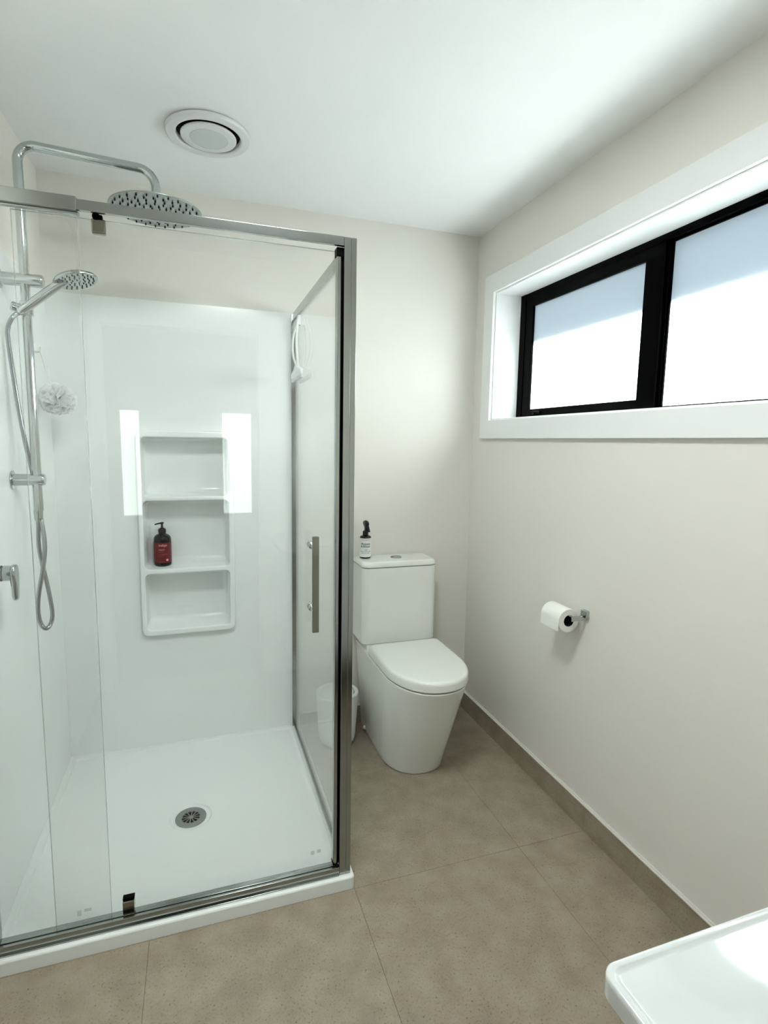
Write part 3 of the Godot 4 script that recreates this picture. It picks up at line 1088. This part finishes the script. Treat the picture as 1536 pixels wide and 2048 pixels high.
# added ceiling light out of view, fill for the lower room
func build_fill_lamp() -> void:
	var c := Vector3(-1.10, H, 1.45)
	var f := thing("fill_ceiling_light", c, "added round ceiling fill light, out of view above the open floor", "ceiling light")
	var st := new_st()
	lathe(st, bevel([Vector2(0.200, 0.0), Vector2(0.200, 0.030), Vector2(0.192, 0.034), Vector2(0.185, 0.030), Vector2(0.185, 0.0)]), c, Vector3.DOWN, 56, false)
	obj("fill_lamp_rim", st, M.fan_white, f)
	st = new_st()
	lathe(st, [Vector2(0.0001, 0.004), Vector2(0.1845, 0.004), Vector2(0.1845, 0.024), Vector2(0.16, 0.032), Vector2(0.0001, 0.036)], c, Vector3.DOWN, 48, false)
	var m := mat("fill_lamp_glow", Color(0.95, 0.95, 0.93), 0.5)
	m.emission_enabled = true
	m.emission = Color(0.965, 0.995, 0.985)
	m.emission_energy_multiplier = 0.3
	obj("diffuser", st, m, f)
	var l := AreaLight3D.new()
	l.name = "fill_lamp_light"
	l.area_size = Vector2(0.33, 0.33)
	l.light_color = Color(0.965, 0.995, 0.985)
	l.light_energy = FILL_LAMP
	l.shadow_enabled = true
	l.position = Vector3(0, -0.045, 0)
	l.rotation_degrees = Vector3(-90, 0, 0)
	l.area_range = 8.0
	l.area_attenuation = 2.0
	f.add_child(l)


# unseen next-room windows: glowing curtains that light the shower and show in its glass
func build_unseen_windows() -> void:
	for w in [[-1.885, -1.75, "left"], [-1.12, -0.89, "right"]]:
		var x0: float = w[0]
		var x1: float = w[1]
		var wn := thing("unseen_curtained_window", Vector3((x0 + x1) / 2, 0.79, 4.17), "unseen window with a glowing white curtain in the next room, placed to light the shower and its glass, %s of the pair" % w[2], "window")
		var st := new_st()
		var rings: Array = []
		for q in [0.79, 1.62]:
			var ring := PackedVector3Array()
			for i in 81:
				ring.append(Vector3(lerpf(x0, x1, i / 80.0), q, 4.15 + 0.018 * sin(i * 0.62)))
			for i in 81:
				ring.append(Vector3(lerpf(x1, x0, i / 80.0), q, 4.155 + 0.018 * sin((80 - i) * 0.62)))
			rings.append(ring)
		loft(st, rings, false, false)
		var m := mat("unseen_window_glow", Color(0.9, 0.93, 0.92), 0.9)
		m.emission_enabled = true
		m.emission = Color(0.96, 1.0, 0.985)
		m.emission_energy_multiplier = 0.3
		obj("glowing_curtain", st, m, wn)
		st = new_st()
		tube(st, PackedVector3Array([Vector3(x0 - 0.05, 1.63, 4.155), Vector3(x1 + 0.05, 1.63, 4.155)]), 0.012, 12)
		obj("curtain_rod", st, M.steel, wn)
		var l := AreaLight3D.new()
		l.name = "unseen_window_light"
		l.area_size = Vector2(x1 - x0, 0.83)
		l.light_color = Color(0.965, 1.0, 0.985)
		l.light_energy = UNSEEN_WINDOW * (x1 - x0)
		l.shadow_enabled = true
		l.position = Vector3(0, 0.415, -0.05)
		l.area_range = 9.0
		l.area_attenuation = 2.0
		wn.add_child(l)


func build_small() -> void:
	var st: SurfaceTool
	# ------- pump bottle on the middle shelf
	var bc := Vector3(-1.4755, 0.8495, -0.040)
	var b := thing("pump_bottle", bc, "dark pump bottle with a red label on the middle shower shelf", "bottle")
	st = new_st()
	lathe(st, [Vector2(0.0001, 0.0), Vector2(0.027, 0.0), Vector2(0.032, 0.002), Vector2(0.0352, 0.007), Vector2(0.0362, 0.013), Vector2(0.0362, 0.118), Vector2(0.0352, 0.125), Vector2(0.032, 0.132), Vector2(0.026, 0.138), Vector2(0.018, 0.142), Vector2(0.0145, 0.1445), Vector2(0.0140, 0.149), Vector2(0.0001, 0.149)], bc, Vector3.UP, 40, false)
	obj("bottle_body", st, M.amber, b)
	st = new_st()
	lathe(st, [Vector2(0.0362, 0.0185), Vector2(0.03645, 0.0187), Vector2(0.03645, 0.1068), Vector2(0.0362, 0.107)], bc, Vector3.UP, 48, false)
	var lab := obj("label", st, M.red_label, b)
	st = new_st()
	lathe(st, bevel([Vector2(0.0001, 0.146), Vector2(0.0158, 0.146), Vector2(0.0158, 0.162), Vector2(0.0135, 0.164), Vector2(0.009, 0.168), Vector2(0.0048, 0.169), Vector2(0.0042, 0.182), Vector2(0.0065, 0.1925), Vector2(0.0001, 0.1935)], 0.0008), bc, Vector3.UP, 28, false)
	var sp: Array = []
	for q in [[0.008, 0.1905, 0.004, 0.003], [0.0, 0.190, 0.006, 0.0042], [-0.012, 0.188, 0.005, 0.0035], [-0.026, 0.1845, 0.0036, 0.003], [-0.0295, 0.1835, 0.003, 0.0025]]:
		var ring := PackedVector3Array()
		for i in 12:
			var a := TAU * i / 12
			ring.append(bc + Vector3(q[0], q[1] + sin(a) * q[3], cos(a) * q[2]))
		sp.append(ring)
	loft(st, sp)
	obj("pump", st, M.pump_black, b)
	var yaw := 0.06
	var lt := yaw - 0.47
	letters("lettering", "indigo", 0.0118, true, false, bc, 0.03645, 0.096, lt, M.pink_print, b, 1.0, true)
	letters("lettering", "repair.", 0.0095, false, false, bc, 0.03645, 0.0775, lt, M.pink_print, b, 1.0, true)
	letters("lettering", "for hair", 0.006, false, false, bc, 0.03645, 0.0665, lt, M.faded_print, b, 1.0, true)
	letters("lettering", "SHAMPOO", 0.0085, true, false, bc, 0.03645, 0.0555, lt, M.faded_print, b, 0.9, true)
	letters("lettering", "gentle", 0.0065, false, false, bc, 0.03645, 0.0475, lt, M.faded_print, b, 1.0, true)
	letters("lettering", "500 ml", 0.0055, true, false, bc, 0.03645, 0.0245, lt, M.faded_print, b, 1.0, true)
	st = new_st()   # round emblem low on the label
	var ea := 0.55
	var ec := bc + Vector3(sin(ea) * 0.0366, 0.031, cos(ea) * 0.0366)
	lathe(st, [Vector2(0.0001, 0.0005), Vector2(0.0048, 0.0004), Vector2(0.0052, -0.001)], ec, Vector3(sin(ea), 0, cos(ea)), 24, false)
	obj("emblem", st, M.pink_print, b)

	# ------- trigger spray bottle on the cistern
	var sc := Vector3(-0.577, 0.8595, 0.062)
	var s := thing("spray_bottle", sc, "small spray bottle with a white label and black trigger on the cistern", "spray bottle")
	st = new_st()
	lathe(st, [Vector2(0.0001, 0.0), Vector2(0.0235, 0.0), Vector2(0.0262, 0.0015), Vector2(0.0270, 0.005), Vector2(0.0270, 0.098), Vector2(0.0262, 0.102), Vector2(0.0235, 0.1055), Vector2(0.016, 0.1085), Vector2(0.0125, 0.110), Vector2(0.0120, 0.118), Vector2(0.0001, 0.118)], sc, Vector3.UP, 40, false)
	obj("bottle_body", st, M.smoky, s)
	st = new_st()
	lathe(st, [Vector2(0.0270, 0.0078), Vector2(0.02725, 0.008), Vector2(0.02725, 0.0968), Vector2(0.0270, 0.097)], sc, Vector3.UP, 48, false)
	obj("label", st, M.white_label, s)
	st = new_st()
	lathe(st, bevel([Vector2(0.0001, 0.110), Vector2(0.0135, 0.110), Vector2(0.0135, 0.126), Vector2(0.011, 0.130), Vector2(0.0001, 0.131)], 0.001), sc, Vector3.UP, 24, false)
	var rr: Array = []    # body of the trigger head, lofted upwards
	for q in [[0.126, 0.002, 0.0105, 0.012], [0.138, 0.0025, 0.0085, 0.012], [0.147, 0.0025, 0.0085, 0.014], [0.156, 0.0015, 0.010, 0.020], [0.166, 0.0005, 0.0108, 0.024], [0.173, 0.0005, 0.0095, 0.021], [0.178, 0.0005, 0.006, 0.014], [0.180, 0.0005, 0.002, 0.006]]:
		rr.append(xz(rrect(sc.x + q[1], sc.z + 0.004, q[2], q[3], [q[2] * 0.8, q[2] * 0.8, q[2] * 0.8, q[2] * 0.8], 5), sc.y + q[0]))
	loft(st, rr)
	obj("spray_head", st, M.pump_black, s)
	st = new_st()
	tube(st, smooth_path([sc + Vector3(0.003, 0.158, 0.022), sc + Vector3(0.005, 0.150, 0.028), sc + Vector3(0.007, 0.138, 0.030), sc + Vector3(0.009, 0.128, 0.034)], 5), 0.0045, 10)
	obj("trigger", st, M.pump_black, s)
	var sy := -0.25
	letters("lettering", "home fragrance", 0.0048, false, false, sc, 0.02725, 0.0905, sy + 0.0, M.grey_ink, s)
	letters("lettering", "Maison", 0.0135, true, true, sc, 0.02725, 0.0705, sy, M.ink, s, 0.95)
	letters("lettering", "&Muse", 0.0135, true, true, sc, 0.02725, 0.0585, sy, M.ink, s, 1.05)
	letters("lettering", "Lily", 0.0085, false, true, sc, 0.02725, 0.0425, sy + 0.08, M.grey_ink, s)
	letters("lettering", "room & linen spray", 0.0046, false, false, sc, 0.02725, 0.0355, sy, M.grey_ink, s)
	letters("lettering", "200 ml bottle", 0.0046, false, false, sc, 0.02725, 0.0275, sy, M.grey_ink, s)

	# ------- bin
	var bp := Vector3(-0.731, 0, 0.150)
	var bin := thing("bathroom_bin", bp, "small round white bin with a swing lid between toilet and shower", "bin")
	st = new_st()
	lathe(st, [Vector2(0.0001, 0.0), Vector2(0.050, 0.0), Vector2(0.062, 0.003), Vector2(0.073, 0.011), Vector2(0.081, 0.024), Vector2(0.086, 0.045), Vector2(0.0975, 0.238), Vector2(0.0985, 0.247), Vector2(0.0978, 0.252), Vector2(0.0955, 0.2545), Vector2(0.082, 0.2535), Vector2(0.0805, 0.250), Vector2(0.080, 0.236), Vector2(0.0001, 0.236)], bp, Vector3.UP, 56, false)
	obj("bin_body", st, M.bin_white, bin)
	st = new_st()
	lathe(st, [Vector2(0.0001, 0.240), Vector2(0.076, 0.240), Vector2(0.0775, 0.246), Vector2(0.0765, 0.250), Vector2(0.073, 0.2515), Vector2(0.0001, 0.2495)], bp, Vector3.UP, 48, false)
	obj("swing_lid", st, M.bin_white, bin)

	# ------- toilet roll and its holder
	var hz := 0.935
	var hold := thing("paper_holder", Vector3(0, 0.805, hz), "chrome toilet roll holder on the right wall", "toilet roll holder")
	st = new_st()
	rbox(st, Vector3(-0.016, 0.790, hz - 0.020), Vector3(0.0, 0.816, hz + 0.010), 0.002)
	obj("wall_mount", st, M.chrome, hold)
	st = new_st()
	rbox(st, Vector3(-0.068, 0.7795, hz - 0.008), Vector3(-0.010, 0.7975, hz), 0.0015)
	rbox(st, Vector3(-0.068, 0.7795, hz - 0.125), Vector3(-0.060, 0.7975, hz - 0.002), 0.0015)
	obj("arm", st, M.chrome, hold)
	var rc := Vector3(-0.064, 0.7765, 0.806)
	var roll := thing("toilet_roll", rc, "white toilet roll hanging on the wall holder", "toilet roll")
	st = new_st()
	lathe(st, bevel([Vector2(0.0212, 0.0), Vector2(0.0435, 0.0), Vector2(0.0435, 0.108), Vector2(0.0212, 0.108)], 0.0015), rc, Vector3(0, 0, 1), 56, false)
	rbox(st, Vector3(rc.x - 0.0437, rc.y - 0.036, rc.z + 0.0005), Vector3(rc.x - 0.0428, rc.y, rc.z + 0.1075), 0.0003, 1)
	obj("paper", st, M.paper, roll)
	st = new_st()
	lathe(st, bevel([Vector2(0.0213, -0.0002), Vector2(0.0213, 0.1082), Vector2(0.0203, 0.1082), Vector2(0.0203, -0.0002), Vector2(0.0213, -0.0002)], 0.0002), rc, Vector3(0, 0, 1), 40, false)
	obj("core", st, M.cardboard, roll)

	# ------- squeegee hung over the return rail
	var qx := -0.921
	var sq := thing("squeegee", Vector3(qx, 1.66, 0.21), "white loop-handled squeegee hanging inside the shower on the side glass", "squeegee")
	st = new_st()
	for side in [-1.0, 1.0]:
		tube(st, smooth_path([Vector3(qx, 1.898, 0.205 + side * 0.006), Vector3(qx - 0.004, 1.875, 0.205 + side * 0.020), Vector3(qx - 0.011, 1.84, 0.205 + side * 0.040), Vector3(qx - 0.014, 1.795, 0.205 + side * 0.046), Vector3(qx - 0.011, 1.75, 0.205 + side * 0.040), Vector3(qx - 0.005, 1.72, 0.205 + side * 0.022), Vector3(qx - 0.002, 1.70, 0.205 + side * 0.014)], 6), 0.0046, 12)
	obj("loop_handle", st, M.white_plastic, sq)
	st = new_st()
	rbox(st, Vector3(-0.9225, 1.872, 0.194), Vector3(-0.9095, 1.912, 0.216), 0.003)
	obj("hook", st, M.white_plastic, sq)
	st = new_st()
	var br: Array = []
	for q in [[0.095, 0.004, 0.006], [0.098, 0.007, 0.011], [0.16, 0.008, 0.019], [0.205, 0.009, 0.030], [0.25, 0.008, 0.019], [0.312, 0.007, 0.011], [0.315, 0.004, 0.006]]:
		var ring := PackedVector3Array()
		for p in rrect(qx - 0.004, 1.672 + q[2] * 0.5, q[1], q[2], [0.004, 0.004, 0.004, 0.004], 3):
			ring.append(Vector3(p.x, p.y, q[0]))
		br.append(ring)
	loft(st, br)
	obj("blade_holder", st, M.white_plastic, sq)
	st = new_st()
	rbox(st, Vector3(qx - 0.010, 1.652, 0.092), Vector3(qx + 0.001, 1.668, 0.318), 0.004, 3)
	obj("rubber_blade", st, M.lens, sq)

	# ------- bath puff on a hook
	var hk := thing("wall_hook", Vector3(-W + 0.004, 1.708, 0.2), "small clear-white hook on the left shower wall", "hook")
	st = new_st()
	rbox(st, Vector3(-W + 0.004, 1.690, 0.188), Vector3(-W + 0.007, 1.735, 0.212), 0.001)
	tube(st, rounded_path([Vector3(-W + 0.006, 1.705, 0.2), Vector3(-W + 0.026, 1.705, 0.2), Vector3(-W + 0.026, 1.722, 0.2)], 0.006, 5), 0.003, 10)
	obj("hook_body", st, M.white_plastic, hk)
	var pc := Vector3(-1.800, 1.541, 0.2)
	var pf := thing("bath_puff", pc, "white netting bath puff hanging by a cord from its wall hook", "bath puff")
	st = new_st()
	var rng := RandomNumberGenerator.new()
	rng.seed = 7
	for n in 46:      # ruffled ribbons of net gathered at the centre
		var u := Vector3(rng.randfn(), rng.randfn(), rng.randfn()).normalized()
		var w := u.cross(Vector3(rng.randfn(), rng.randfn(), rng.randfn())).normalized()
		var v2 := u.cross(w)
		var t := PackedVector3Array()
		var ph := rng.randf() * TAU
		var amp := rng.randf_range(0.006, 0.012)
		var prev: Array = []
		for i in 19:
			var a := -1.25 + 2.5 * i / 18.0
			var dir := (u * cos(a) + w * sin(a)).normalized()
			var row: Array = []
			for j in 5:
				var f := j / 4.0
				var p := dir * lerpf(0.016, 0.058, f) + v2 * sin(a * 7.0 + ph + f * 1.2) * amp * f + u * (cos(a * 9.0 + ph) * 0.005 * f)
				row.append(pc + p * Vector3(1.05, 0.95, 1.0))
			if prev:
				for j in 4:
					quad(t, prev[j], row[j], row[j + 1], prev[j + 1])
			prev = row
		put(st, t, true, false)
	obj("netting", st, M.netting, pf)
	st = new_st()
	tube(st, smooth_path([Vector3(-W + 0.024, 1.709, 0.2), Vector3(-1.836, 1.655, 0.2), Vector3(-1.818, 1.58, 0.2)], 8), 0.0013, 8)
	tube(st, smooth_path([Vector3(-W + 0.024, 1.709, 0.203), Vector3(-1.832, 1.655, 0.205), Vector3(-1.814, 1.58, 0.203)], 8), 0.0013, 8)
	obj("cord", st, M.white_plastic, pf)
